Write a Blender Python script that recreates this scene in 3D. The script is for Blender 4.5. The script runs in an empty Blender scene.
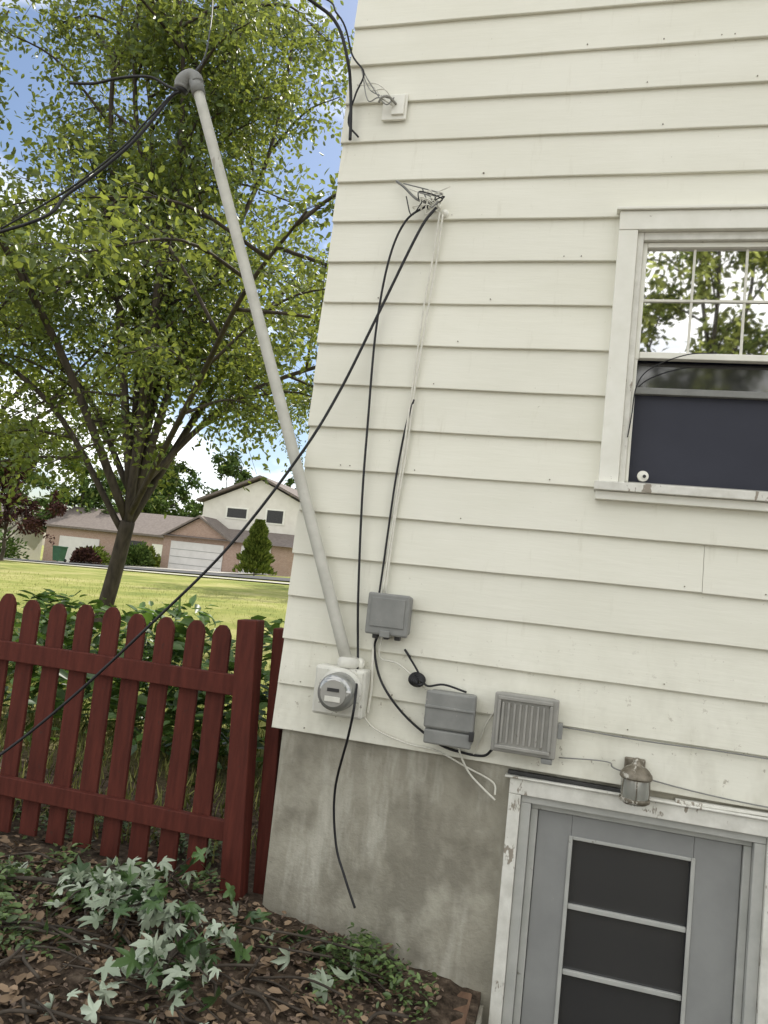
import bpy, math, random
import numpy as np
from mathutils import Vector, Matrix
random.seed(4); rng=np.random.default_rng(7)
sc=bpy.context.scene
COL=sc.collection
CAM=Vector((1.254,-3.285,1.5))
# ---------------------------------------------------------------- materials
def newmat(name):
    m=bpy.data.materials.new(name); m.use_nodes=True
    nt=m.node_tree; return m,nt,nt.nodes['Principled BSDF']
def noise(nt,scale,detail=4,rough=.55,vec=None,stretch=None):
    tc=nt.nodes.new('ShaderNodeTexCoord'); n=nt.nodes.new('ShaderNodeTexNoise')
    n.inputs['Scale'].default_value=scale; n.inputs['Detail'].default_value=min(detail,4); n.inputs['Roughness'].default_value=rough
    if stretch:
        mp=nt.nodes.new('ShaderNodeMapping'); mp.inputs['Scale'].default_value=stretch
        nt.links.new(tc.outputs['Object'],mp.inputs['Vector']); nt.links.new(mp.outputs[0],n.inputs['Vector'])
    else: nt.links.new(tc.outputs['Object'],n.inputs['Vector'])
    return n.outputs['Fac']
def ramp(nt,fac,stops):
    r=nt.nodes.new('ShaderNodeValToRGB'); e=r.color_ramp.elements
    while len(e)<len(stops): e.new(.5)
    for i,(p,c) in enumerate(stops):
        e[i].position=p; e[i].color=(c[0],c[1],c[2],1) if hasattr(c,'__len__') else (c,c,c,1)
    nt.links.new(fac,r.inputs[0]); return r.outputs[0]
def mix(nt,f,a,b,mode='MIX'):
    m=nt.nodes.new('ShaderNodeMix'); m.data_type='RGBA'; m.blend_type=mode
    for s,v in ((m.inputs[0],f),(m.inputs[6],a),(m.inputs[7],b)):
        if hasattr(v,'is_output'): nt.links.new(v,s)
        elif hasattr(v,'__len__'): s.default_value=(v[0],v[1],v[2],1)
        else: s.default_value=v
    return m.outputs[2]
def bump(nt,bs,h,strength=.3,dist=.01):
    b=nt.nodes.new('ShaderNodeBump'); b.inputs['Strength'].default_value=strength; b.inputs['Distance'].default_value=dist
    nt.links.new(h,b.inputs['Height']); nt.links.new(b.outputs[0],bs.inputs['Normal'])
def simple(name,c1,c2,scale=20,rough=.6,b=.2,bd=.003,metal=0,stretch=None,spec=.4,peel=None):
    m,nt,bs=newmat(name)
    f=noise(nt,scale,5,.6,stretch=stretch)
    c=ramp(nt,f,[(.3,c1),(.7,c2)])
    if peel: 
        pf=ramp(nt,noise(nt,peel[0],8,.7,stretch=peel[3] if len(peel)>3 else None),[(peel[1],0),(peel[1]+.03,1)]); c=mix(nt,pf,c,peel[2])
    nt.links.new(c,bs.inputs['Base Color'])
    bs.inputs['Roughness'].default_value=rough; bs.inputs['Metallic'].default_value=metal
    bs.inputs['Specular IOR Level'].default_value=spec
    if b: bump(nt,bs,f,b,bd)
    return m
def siding_mat():
    m,nt,bs=newmat("aged_cream_siding")
    a=noise(nt,1.3,6,.6,stretch=(1,1,2.5)); c=ramp(nt,a,[(.3,(.765,.752,.645)),(.65,(.825,.812,.712))])
    s=noise(nt,7,6,.7,stretch=(2.2,1,.35)); sm=ramp(nt,s,[(.60,0),(.80,.7)])
    c=mix(nt,sm,c,(.65,.63,.52))
    d=noise(nt,55,3,.6); dm=ramp(nt,d,[(.72,0),(.77,.55)])
    c=mix(nt,dm,c,(.40,.37,.28))
    g=nt.nodes.new('ShaderNodeNewGeometry')
    c=mix(nt,1.0,c,ramp(nt,g.outputs['Random Per Island'],[(0,.94),(1,1.0)]),'MULTIPLY')
    tc=nt.nodes.new('ShaderNodeTexCoord'); sp=nt.nodes.new('ShaderNodeSeparateXYZ'); nt.links.new(tc.outputs['Object'],sp.inputs[0])
    mr=nt.nodes.new('ShaderNodeMapRange'); mr.inputs[1].default_value=1.45; mr.inputs[2].default_value=.74; nt.links.new(sp.outputs['Z'],mr.inputs[0])
    mm=nt.nodes.new('ShaderNodeMath'); mm.operation='MULTIPLY'; nt.links.new(mr.outputs[0],mm.inputs[0])
    nt.links.new(ramp(nt,noise(nt,4,7,.75,stretch=(1,1,.6)),[(.44,0),(.70,.65)]),mm.inputs[1])
    c=mix(nt,mm.outputs[0],c,(.52,.50,.41))
    m2=nt.nodes.new('ShaderNodeMath'); m2.operation='MULTIPLY'; nt.links.new(mr.outputs[0],m2.inputs[0])
    nt.links.new(ramp(nt,noise(nt,24,4,.75),[(.63,0),(.67,.9)]),m2.inputs[1])
    c=mix(nt,m2.outputs[0],c,(.36,.32,.25))
    nt.links.new(c,bs.inputs['Base Color']); bs.inputs['Roughness'].default_value=.55
    bs.inputs['Specular IOR Level'].default_value=.3
    bump(nt,bs,noise(nt,9,5,.6,stretch=(.6,1,5)),.3,.004)
    return m
def concrete_mat():
    m,nt,bs=newmat("parged_concrete")
    a=noise(nt,2.2,8,.65); c=ramp(nt,a,[(.3,(.235,.22,.175)),(.5,(.325,.305,.245)),(.72,(.42,.40,.33))])
    s=noise(nt,4,6,.7,stretch=(1.6,1,.35)); c=mix(nt,ramp(nt,s,[(.50,0),(.70,.7)]),c,(.56,.54,.465))
    v=noise(nt,2.0,8,.7,stretch=(1.2,1,.8)); c=mix(nt,ramp(nt,v,[(.49,0),(.62,.7)]),c,(.17,.155,.12))
    sp_=noise(nt,45,4,.7); c=mix(nt,ramp(nt,sp_,[(.66,0),(.72,.6)]),c,(.13,.12,.095))
    nt.links.new(c,bs.inputs['Base Color']); bs.inputs['Roughness'].default_value=.9
    bump(nt,bs,noise(nt,40,8,.7),.6,.008); return m
def leaf_mat(name,dark,light,trans,tf=.45,gloss=True):
    m=bpy.data.materials.new(name); m.use_nodes=True; nt=m.node_tree; nt.nodes.clear()
    g=nt.nodes.new('ShaderNodeNewGeometry'); c=ramp(nt,g.outputs['Random Per Island'],[(0,dark),(.75,light),(1,[x*1.3 for x in light])])
    o=nt.nodes.new('ShaderNodeOutputMaterial')
    if gloss:
        p=nt.nodes.new('ShaderNodeBsdfPrincipled'); p.inputs['Roughness'].default_value=.42; p.inputs['Specular IOR Level'].default_value=.5
        nt.links.new(c,p.inputs['Base Color'])
    else:
        p=nt.nodes.new('ShaderNodeBsdfDiffuse'); nt.links.new(c,p.inputs['Color'])
    if tf<=0: nt.links.new(p.outputs[0],o.inputs[0]); return m
    t=mix(nt,1.0,trans,ramp(nt,g.outputs['Random Per Island'],[(0,.5),(1,1)]),'MULTIPLY')
    tr=nt.nodes.new('ShaderNodeBsdfTranslucent'); nt.links.new(t,tr.inputs['Color'])
    mx=nt.nodes.new('ShaderNodeMixShader'); mx.inputs[0].default_value=tf
    nt.links.new(p.outputs[0],mx.inputs[1]); nt.links.new(tr.outputs[0],mx.inputs[2])
    nt.links.new(mx.outputs[0],o.inputs[0]); return m
M_sid=siding_mat(); M_con=concrete_mat()
M_trim=simple("white_trim_paint",(.75,.74,.655),(.83,.82,.745),9,.5,.15,peel=(16,.70,(.45,.42,.35)))
M_oldtrim=simple("weathered_white_paint",(.60,.59,.53),(.78,.77,.71),14,.7,.4,peel=(13,.61,(.30,.265,.215),(1,1,.45)))
M_door=simple("grey_storm_door",(.24,.242,.237),(.285,.288,.28),6,.5,.08,peel=(26,.71,(.35,.34,.32)))
M_doorl=simple("grey_door_frame",(.38,.385,.36),(.48,.48,.45),8,.5,.1,peel=(14,.66,(.24,.23,.20)))
M_red=simple("barn_red_stain",(.068,.017,.012),(.115,.028,.019),6,.7,.45,.005,stretch=(6,6,.8),spec=.2,peel=(30,.66,(.06,.026,.02)))
M_bark=simple("tree_bark",(.03,.024,.018),(.09,.072,.055),9,.9,.8,.02,stretch=(1,1,.3))
M_black=simple("black_rubber_cable",(.008,.008,.01),(.018,.018,.02),40,.5,.05)
M_wcab=simple("off_white_cable",(.62,.61,.53),(.76,.74,.66),40,.6,.05)
M_grey=simple("grey_plastic_box",(.20,.203,.193),(.26,.262,.247),12,.55,.08,peel=(20,.66,(.33,.32,.29)))
M_grey2=simple("light_grey_plastic_box",(.28,.275,.25),(.35,.34,.31),12,.55,.08,peel=(20,.66,(.22,.21,.18)))
M_conduit=simple("painted_conduit",(.46,.455,.40),(.56,.55,.49),14,.5,.1,peel=(9,.66,(.36,.34,.29),(1,1,.3)))
M_metw=simple("painted_meter_base",(.58,.57,.51),(.72,.71,.64),14,.5,.1,peel=(18,.62,(.34,.32,.28)))
M_dark=simple("dark_metal",(.02,.02,.02),(.05,.05,.05),20,.45,.1)
M_brass=simple("tarnished_metal",(.10,.085,.06),(.26,.23,.18),30,.5,.3,metal=.4,peel=(25,.58,(.5,.48,.42)))
M_timber=simple("landscape_timber",(.10,.055,.035),(.20,.12,.075),8,.85,.5,.01,stretch=(5,1,5))
M_shing=simple("roof_shingles",(.10,.085,.075),(.17,.145,.13),6,.9,.3)
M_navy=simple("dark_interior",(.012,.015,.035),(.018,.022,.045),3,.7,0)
M_curt=simple("navy_screen",(.022,.024,.038),(.030,.032,.048),4,.55,0)
M_soilb=simple("wood_chips",(.07,.048,.034),(.26,.19,.14),30,.9,.3)
def mirror(name,base,g,rough=.02):
    m=bpy.data.materials.new(name); m.use_nodes=True; nt=m.node_tree; nt.nodes.clear()
    d=nt.nodes.new('ShaderNodeBsdfDiffuse'); d.inputs[0].default_value=(*base,1)
    s=nt.nodes.new('ShaderNodeBsdfGlossy'); s.inputs['Roughness'].default_value=rough; s.inputs[0].default_value=(1,1,1,1)
    x=nt.nodes.new('ShaderNodeMixShader'); x.inputs[0].default_value=g
    b=nt.nodes.new('ShaderNodeBump'); b.inputs['Strength'].default_value=.03; nt.links.new(noise(nt,3,2),b.inputs['Height']); nt.links.new(b.outputs[0],s.inputs['Normal'])
    o=nt.nodes.new('ShaderNodeOutputMaterial'); nt.links.new(d.outputs[0],x.inputs[1]); nt.links.new(s.outputs[0],x.inputs[2]); nt.links.new(x.outputs[0],o.inputs[0]); return m
M_glass=mirror("window_glass",(.03,.032,.028),.72)
M_glassd=mirror("dark_glass",(.036,.036,.038),.10,.18)
M_glassl=mirror("lower_window_glass",(.03,.03,.034),.12,.05)
M_meterglass=mirror("meter_glass",(.22,.225,.21),.22,.06)
M_jar=mirror("frosted_jar_glass",(.30,.31,.28),.3,.15)
# ---------------------------------------------------------------- builders
def link(o,parent=None):
    COL.objects.link(o)
    if parent: o.parent=parent
    return o
def empty(name,loc=(0,0,0)):
    e=bpy.data.objects.new(name,None); e.location=loc; e.empty_display_size=.2; return link(e)
def meshobj(name,v,f,mat,parent=None,smooth=False):
    me=bpy.data.meshes.new(name); me.from_pydata([tuple(p) for p in v],[],f); me.update()
    if mat: me.materials.append(mat)
    if smooth: me.polygons.foreach_set('use_smooth',[True]*len(me.polygons))
    return link(bpy.data.objects.new(name,me),parent)
BF=[(0,3,2,1),(4,5,6,7),(0,1,5,4),(1,2,6,5),(2,3,7,6),(3,0,4,7)]
def boxv(x0,x1,y0,y1,z0,z1):
    return [(x0,y0,z0),(x1,y0,z0),(x1,y1,z0),(x0,y1,z0),(x0,y0,z1),(x1,y0,z1),(x1,y1,z1),(x0,y1,z1)]
def box(name,x0,x1,y0,y1,z0,z1,mat,parent=None,bev=.003,rot=None):
    o=meshobj(name,boxv(x0,x1,y0,y1,z0,z1),BF,mat,parent)
    if bev:
        b=o.modifiers.new('b','BEVEL'); b.width=bev; b.segments=2; b.limit_method='ANGLE'
    if rot:
        c=Vector(((x0+x1)/2,(y0+y1)/2,(z0+z1)/2)); R=Matrix.Translation(c)@Matrix.Rotation(rot[1],4,rot[0])@Matrix.Translation(-c)
        o.data.transform(R)
    return o
def catmull(pts,n=10):
    P=[Vector(p) for p in pts]
    if len(P)<3: return P
    P=[P[0]*2-P[1]]+P+[P[-1]*2-P[-2]]; out=[]
    for i in range(1,len(P)-2):
        a,b,c,d=P[i-1:i+3]
        for k in range(n):
            t=k/n; out.append(.5*((2*b)+(c-a)*t+(2*a-5*b+4*c-d)*t*t+(3*b-a-3*c+d)*t**3))
    out.append(P[-2]); return out
def tubegeo(pts,rad,sides,V,F,cap=True):
    n0=len(V); prev=None
    for i,p in enumerate(pts):
        a=pts[max(i-1,0)]; b=pts[min(i+1,len(pts)-1)]; d=(Vector(b)-Vector(a)); 
        if d.length<1e-9: d=Vector((0,0,1))
        d.normalize()
        if prev is None: prev=d.orthogonal().normalized()
        prev=(prev-d*prev.dot(d)); 
        if prev.length<1e-6: prev=d.orthogonal()
        prev.normalize(); w=d.cross(prev); r=rad[i] if hasattr(rad,'__len__') else rad
        for k in range(sides):
            t=2*math.pi*k/sides; V.append(Vector(p)+prev*math.cos(t)*r+w*math.sin(t)*r)
    for i in range(len(pts)-1):
        for k in range(sides):
            F.append((n0+i*sides+k,n0+i*sides+(k+1)%sides,n0+(i+1)*sides+(k+1)%sides,n0+(i+1)*sides+k))
    if cap:
        F.append(tuple(n0+k for k in range(sides))[::-1]); F.append(tuple(n0+(len(pts)-1)*sides+k for k in range(sides)))
def tube(name,pts,r,mat,parent=None,sides=8,n=10,smooth=True):
    V=[];F=[]; q=catmull(pts,n) if n else [Vector(p) for p in pts]; tubegeo(q,r,sides,V,F)
    return meshobj(name,V,F,mat,parent,smooth)
def lathe(name,prof,mat,origin,axis='Z',parent=None,seg=28,ang=None):
    V=[];F=[]
    for r,h in prof:
        for k in range(seg):
            t=2*math.pi*k/seg; p=Vector((r*math.cos(t),r*math.sin(t),h))
            if axis=='Y': p=Vector((p.x,-p.z,p.y))
            V.append(p)
    for i in range(len(prof)-1):
        for k in range(seg): F.append((i*seg+k,i*seg+(k+1)%seg,(i+1)*seg+(k+1)%seg,(i+1)*seg+k))
    F.append(tuple(range(seg))[::-1]); F.append(tuple((len(prof)-1)*seg+k for k in range(seg)))
    o=meshobj(name,V,F,mat,parent,True)
    if ang is not None: o.data.transform(ang)
    o.data.transform(Matrix.Translation(Vector(origin)))
    m=o.modifiers.new('e','EDGE_SPLIT'); m.split_angle=math.radians(40)
    return o
def W(X,Z,y=-.01):   # wall survey coordinate, corrected for its stand-off from the wall
    s=(3.285+y)/3.285; return (CAM.x+(X-CAM.x)*s, y, CAM.z+(Z-CAM.z)*s)
def zg(x,y):
    z=0.
    if y>5: z=(min(y,70)-5)/43*(.45+.045*(min(max(x,-50),-8)+28))
    if y<1.0: z+= -.15*min(max(x,0),1.0)*(1 if y<0 else 1-y)
    if y<0: z+= -.012*(-y)
    return z
# ---------------------------------------------------------------- ground
def ground():
    xs=sorted(set([-400,-200,-120,-80,-60,-50,-40,-32,-26,-20,-16,-12,-10,-8,-6,-5,-4]+[round(-3.5+.05*i,3) for i in range(91)]+[1.03,1.05,1.4,1.8,2.2,2.6,2.62,3,4,6,9,14,20,40,80,200,400]))
    ys=sorted(set([-400,-200,-100,-50,-30,-20,-14,-10,-8,-6,-5,-4]+[round(-3.5+.05*i,3) for i in range(73)]+[-2.62,-2.6,.62,.64,1,1.5,2,3,4,5,6,8,10,12,15,18,22,27,33,40,48,56,70,100,200,400]))
    V=[];F=[]
    nr=np.random.default_rng(2)
    for y in ys:
        for x in xs:
            z=zg(x,y)
            if 1.04<x<2.61 and -2.61<y<.63: z=-1.32
            elif -3.5<x<1.0 and -3.5<y<.1: z+=nr.normal()*.009+.014*math.sin(x*5+y*3)*math.sin(y*7)
            V.append((x,y,z))
    nx=len(xs)
    for j in range(len(ys)-1):
        for i in range(nx-1): F.append((j*nx+i,j*nx+i+1,(j+1)*nx+i+1,(j+1)*nx+i))
    m,nt,bs=newmat("soil_and_lawn")
    s1=noise(nt,18,8,.7); soil=ramp(nt,s1,[(.35,(.028,.021,.015)),(.55,(.085,.063,.046)),(.75,(.19,.15,.11))])
    g1=noise(nt,.35,6,.7); g2=noise(nt,30,4,.7)  # broad lawn noise: tree-shade patches put into the colour, with dry grass
    gr=mix(nt,.4,ramp(nt,g1,[(.36,(.13,.17,.04)),(.5,(.27,.28,.08)),(.64,(.46,.41,.19))]),ramp(nt,g2,[(.3,(.11,.15,.03)),(.7,(.34,.34,.11))]))
    tc=nt.nodes.new('ShaderNodeTexCoord'); sp=nt.nodes.new('ShaderNodeSeparateXYZ'); nt.links.new(tc.outputs['Object'],sp.inputs[0])
    mr=nt.nodes.new('ShaderNodeMapRange'); mr.inputs[1].default_value=1.2; mr.inputs[2].default_value=3.5; nt.links.new(sp.outputs['Y'],mr.inputs[0])
    nt.links.new(mix(nt,mr.outputs[0],soil,gr),bs.inputs['Base Color']); bs.inputs['Roughness'].default_value=.95; bs.inputs['Specular IOR Level'].default_value=.1
    bump(nt,bs,s1,.7,.02)
    meshobj("ground",V,F,m,smooth=False)
ground()
def strip(name,x0,x1,y0,y1,off,mat,nx=30):
    V=[];F=[]
    ny=max(2,int(abs(y1-y0)/4)+2)
    for j in range(ny):
        for i in range(nx+1):
            x=x0+(x1-x0)*i/nx; y=y0+(y1-y0)*j/(ny-1); V.append((x,y,zg(x,y)+off))
    for j in range(ny-1):
        for i in range(nx): F.append((j*(nx+1)+i,j*(nx+1)+i+1,(j+1)*(nx+1)+i+1,(j+1)*(nx+1)+i))
    return meshobj(name,V,F,mat)
M_asph=simple("asphalt",(.055,.055,.056),(.085,.085,.083),8,.9,.2)
M_walk=simple("concrete_paving",(.36,.34,.30),(.48,.46,.41),5,.9,.2)
strip("road",-90,20,34,40,.06,M_asph,44)
strip("sidewalk",-90,20,30.2,31.6,.06,M_walk,44)
strip("driveway",-28,-20,40.3,47.4,.07,M_walk,6)
strip("kerb",-90,20,40.0,40.25,.16,M_walk,44)
strip("bounce_slab",-7,10,-15,-4.3,.012,M_walk,8)  # unseen paving added behind the camera to bounce sun onto the wall
# ---------------------------------------------------------------- main house
def sub(rects,op):
    out=[]; a0,a1,b0,b1=op
    for (x0,x1,z0,z1) in rects:
        if x1<=a0 or x0>=a1 or z1<=b0 or z0>=b1: out.append((x0,x1,z0,z1)); continue
        if x0<a0: out.append((x0,a0,z0,z1))
        if x1>a1: out.append((a1,x1,z0,z1))
        m0,m1=max(x0,a0),min(x1,a1)
        if z0<b0: out.append((m0,m1,z0,b0))
        if z1>b1: out.append((m0,m1,b1,z1))
    return out
WOP=(1.40,2.32,2.0,3.10); DOP=(1.10,2.08,-1.32,.70)
WALLX=9.0
house=empty("siding_house")
def siding():
    V=[];F=[]
    r=random.Random(3)
    for k in range(0,29):
        z0=.774+.2*k; z1=z0+.2
        cuts=[-.004+r.uniform(-.008,.006)]
        x=r.uniform(1.6,4.2)
        while x<WALLX-1: cuts.append(x); x+=r.uniform(2.8,3.7)
        cuts.append(WALLX)
        for a,b in zip(cuts[:-1],cuts[1:]):
            j0=r.uniform(-.0035,.0035); j1=r.uniform(-.0035,.0035); ph=r.uniform(0,6)
            wv=r.uniform(-.002,.002)
            for (x0,x1,c0,c1) in sub(sub([(a,b-(.0018 if b<WALLX else 0),z0,z1)],WOP),DOP):
                nseg=max(1,int((x1-x0)/.12)); base=len(V)
                for i in range(nseg+1):
                    x=x0+(x1-x0)*i/nseg
                    dz=(j0+(j1-j0)*(x-a)/(b-a)+.0018*math.sin(x*2.1+k)+.0008*math.sin(x*9+ph)) if c0==z0 else 0
                    yw=.0012*math.sin(x*4+ph)
                    yy=lambda z:-.004+.014*(z-z0)/.2
                    zb=c0+dz; 
                    V.extend([(x,.035,zb+.001),(x,yy(c0)+wv+yw+.002,zb),(x,yy(c0)+wv+yw,zb+.003),(x,yy(c1)+.002,c1+.006)])
                for i in range(nseg):
                    p=base+4*i
                    for q in range(3): F.append((p+q,p+4+q,p+5+q,p+q+1))
                F.append((base,base+1,base+2,base+3)); e=base+4*nseg; F.append((e+3,e+2,e+1,e))
    meshobj("lap_siding",V,F,M_sid,house)
siding()
i=0
for (x0,x1,z0,z1) in sub(sub([(.012,WALLX,.80,6.4)],WOP),DOP):
    box("wall_backing_%d"%i,x0,x1,.036,.5,z0,z1,M_trim,house,0); i+=1
for (x0,x1,z0,z1) in sub([(.035,WALLX,-1.4,.797)],DOP):
    box("foundation_%d"%i,x0,x1,.022,.5,z0,z1,M_con,house,0.004); i+=1
box("body",.012,WALLX,.5,8.0,.9,6.4,M_trim,house,0)
box("rear_foundation",.035,WALLX,.502,7.97,-1.4,.897,M_con,house,0)
V=[(-.3,-.45,6.25),(WALLX+.3,-.45,6.25),(WALLX+.3,8.45,6.25),(-.3,8.45,6.25),(-.3,4,8.6),(WALLX+.3,4,8.6),(-.3,-.45,6.42),(WALLX+.3,-.45,6.42),(WALLX+.3,8.45,6.42),(-.3,8.45,6.42)]
meshobj("roof",V,[(0,3,2,1),(0,1,7,6),(2,3,9,8),(6,7,5,4),(8,9,4,5),(0,6,4,9,3),(1,2,8,5,7)],M_shing,house)
# window --------------------------------------------------
win=empty("house_window"); win.parent=house
def wb(n,*a,bev=.003): return box(n,*a,win,bev)
wb("casing_left",1.325,1.405,-.034,.02,2.0,3.10,M_trim)
wb("casing_right",2.315,2.40,-.034,.02,2.0,3.10,M_trim)
wb("casing_top",1.325,2.40,-.036,.02,3.101,3.185,M_trim)
wb("drip_cap",1.31,2.415,-.05,.02,3.186,3.2,M_trim)
wb("sill",1.31,2.415,-.055,.06,1.962,1.999,M_oldtrim)
wb("sill_lip",1.318,2.405,-.03,.02,1.925,1.961,M_trim)
wb("jamb_left",1.406,1.432,-.012,.12,2.0,3.10,M_oldtrim)
wb("jamb_right",2.288,2.314,-.012,.12,2.0,3.10,M_oldtrim)
wb("head",1.433,2.287,-.010,.12,3.065,3.10,M_oldtrim)
wb("upper_stile_left",1.433,1.452,.012,.045,2.545,3.064,M_trim)
wb("upper_stile_right",2.268,2.287,.012,.045,2.545,3.064,M_trim)
wb("upper_rail",1.4525,2.2675,.012,.045,3.042,3.064,M_trim)
wb("meeting_rail",1.4525,2.2675,.008,.046,2.548,2.576,M_trim)
wb("upper_glass",1.4525,2.2675,.034,.038,2.5765,3.0415,M_glass,bev=0)
for gx in (1.648,1.856,2.06): wb("muntin_v",gx-.005,gx+.005,.029,.0335,2.577,3.041,M_wcab,bev=0)
wb("muntin_h",1.453,2.267,.0255,.0335,2.805,2.815,M_wcab,bev=0)
wb("track_left",1.433,1.447,.012,.07,2.01,2.544,M_trim)
wb("track_right",2.273,2.287,.012,.07,2.01,2.544,M_trim)
wb("lower_glass",1.448,2.272,.07,.075,2.435,2.547,M_glassl,bev=0)
wb("lower_rail",1.448,2.272,.055,.085,2.405,2.434,M_grey)
wb("insect_screen",1.448,2.272,.082,.084,2.01,2.404,M_curt,bev=0)
wb("screen_frame",1.448,2.272,.03,.08,2.001,2.016,M_grey2)
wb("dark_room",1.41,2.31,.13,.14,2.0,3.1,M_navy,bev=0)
lathe("vent_disc",[(.022,0),(.024,.004),(.022,.01),(.012,.012),(.0,.013)],M_trim,(1.507,.05,2.045),'Y',win,20)
lathe("vent_knob",[(.007,0),(.007,.006),(0,.007)],M_dark,(1.512,.036,2.043),'Y',win,12)
# door ----------------------------------------------------
door=empty("basement_door"); door.parent=house
def db(n,*a,bev=.003): return box(n,*a,door,bev)
db("casing_left",1.072,1.122,-.018,.09,-1.3,.672,M_oldtrim)
db("casing_right",2.058,2.108,-.018,.09,-1.3,.672,M_oldtrim)
db("casing_head",1.072,2.108,-.02,.09,.673,.735,M_oldtrim)
db("header_flashing",1.05,2.13,-.032,.02,.737,.745,M_oldtrim)
box("header_gap_strip",1.06,1.6,-.012,.018,.7465,.760,M_dark,door,.002,rot=('Y',.008))  # dark strip standing in for the shaded gap above the door head
box("header_gap_strip_2",1.72,2.12,-.014,.018,.7465,.758,M_oldtrim,door,.002,rot=('Y',-.01))
db("stop_left",1.123,1.165,.0,.10,-1.3,.64,M_doorl)
db("stop_right",2.015,2.057,.0,.10,-1.3,.64,M_doorl)
db("stop_head",1.123,2.057,-.002,.10,.641,.672,M_doorl)
db("inner_frame_left",1.166,1.195,.03,.10,-1.3,.615,M_doorl)
db("inner_frame_right",1.985,2.014,.03,.10,-1.3,.615,M_doorl)
db("inner_frame_head",1.166,2.014,.028,.10,.616,.640,M_doorl)
db("stile_left",1.197,1.335,.045,.075,-1.28,.612,M_door)
db("stile_right",1.808,1.983,.045,.075,-1.28,.612,M_door)
db("rail_top",1.3355,1.8075,.045,.075,.522,.612,M_door)
db("rail_bottom",1.3355,1.8075,.045,.075,-1.28,-.56,M_door)
for z in (.249,-.008,-.279): db("glazing_bar",1.3435,1.7995,.047,.063,z-.010,z+.010,M_doorl)
db("trim_l",1.327,1.343,.038,.0445,-.56,.53,M_doorl); db("trim_r",1.80,1.816,.038,.0445,-.56,.53,M_doorl)
db("trim_t",1.3435,1.7995,.038,.0445,.516,.53,M_doorl)
db("door_glass",1.336,1.807,.064,.068,-.56,.522,M_glassd,bev=0)
db("handle",1.225,1.245,-.0,.045,-.42,-.27,M_dark)
db("threshold",1.1,2.08,-.05,.10,-1.33,-1.301,M_con)
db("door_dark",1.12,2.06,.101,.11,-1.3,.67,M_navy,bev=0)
# areaway
area=empty("areaway_wall")
box("left_wall",1.0,1.045,-2.6,.01,-1.35,-.19,M_con,area,0)
box("right_wall",2.6,2.7,-2.6,.01,-1.35,-.12,M_con,area,0)
st=empty("concrete_steps")
for i in range(6): box("step_%d"%i,1.052,2.598,-2.598,-1.2-.23*i,-1.32+.19*i+.001,-1.32+.19*(i+1),M_con,st,.008)
box("landscape_timber",.90,1.0,-2.7,.0,-.27,-.145,M_timber,None,.012)
# ---------------------------------------------------------------- utility things
mb=empty("electric_meter")
box("socket_box",.20,.43,-.10,.0,.885,1.095,M_metw,mb,.012)
box("box_cover",.21,.42,-.108,-.1005,.895,1.085,M_metw,mb,.004)
mc=W(.300,.985,-.11)
lathe("ring",[(.093,0),(.095,.01),(.095,.03),(.083,.036),(.0,.036)],M_metw,(mc[0],-.105,mc[2]),'Y',mb,36)
lathe("glass_cover",[(.08,0),(.08,.05),(.074,.075),(.058,.088),(.0,.092)],M_meterglass,(mc[0],-.139,mc[2]),'Y',mb,36)
lathe("dial_face",[(.055,0),(.055,.006),(0,.007)],M_grey2,(mc[0],-.228,mc[2]),'Y',mb,28)
box("display",mc[0]-.026,mc[0]+.026,-.238,-.2355,mc[2]+.008,mc[2]+.022,M_dark,mb,.001)
box("label",mc[0]-.034,mc[0]+.034,-.238,-.2355,mc[2]-.034,mc[2]-.012,M_metw,mb,.001)
lathe("conduit_hub",[(.045,0),(.05,.008),(.05,.03),(.04,.045),(.0,.046)],M_metw,(.335,-.055,1.096),'Z',mb,24)
box("sealing_putty",.345,.40,-.06,-.0,1.09,1.14,M_trim,mb,.02)
mast=empty("service_mast")
mp0=Vector((.335,-.06,1.10)); mp1=Vector(W(-.835,3.93,-.06))
tube("mast_pipe",[mp0,mp0+(mp1-mp0)*.5+Vector((.006,0,.0)),mp1],.027,M_conduit,mast,20,10)
dirm=(mp1-mp0).normalized()
wh=mp1; side=Vector((-dirm.z,0,dirm.x))
tube("weatherhead_collar",[wh-dirm*.06,wh+dirm*.015],.035,M_grey,mast,20,0)
V=[];F=[]
tubegeo(catmull([wh+dirm*.0-side*.005,wh+dirm*.035+side*.0,wh+dirm*.052+side*.03,wh+dirm*.04+side*.065,wh+dirm*.01+side*.085],4),[.036]*6+[.041]*4+[.042]*4+[.038]*3,18,V,F)
meshobj("weatherhead_hood",V,F,M_grey,mast,True)
tube("weatherhead_mouth",[wh+side*.075+dirm*.015,wh+side*.093+dirm*.0],.031,M_dark,mast,16,0)
h=wh+side*.09
sw=empty("service_wires")
tube("wire_1",[h,W(-.98,3.86,-.05),W(-1.176,3.613,-.1),W(-1.5,3.36,-.15),W(-1.907,3.144,-.25),(-3.6,-.5,2.5)],.0085,M_black,sw,8,8)
tube("wire_2",[h,W(-.95,3.90,-.05),W(-1.10,3.74,-.08),W(-1.22,3.60,-.1),W(-1.5,3.385,-.13),W(-1.907,3.16,-.2)],.005,M_black,sw,8,8)
tube("wire_3",[h,W(-1.0,3.93,-.06),W(-1.12,3.99,-.08),W(-1.294,3.995,-.1),W(-1.45,3.975,-.1),W(-1.605,3.985,-.12)],.0075,M_black,sw,8,8)
tube("wire_4",[h+Vector((.03,0,.05)),W(-.80,4.15,.3),W(-.86,4.6,1.0),W(-1.2,5.3,1.5)],.004,M_black,sw,6,8)
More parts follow.
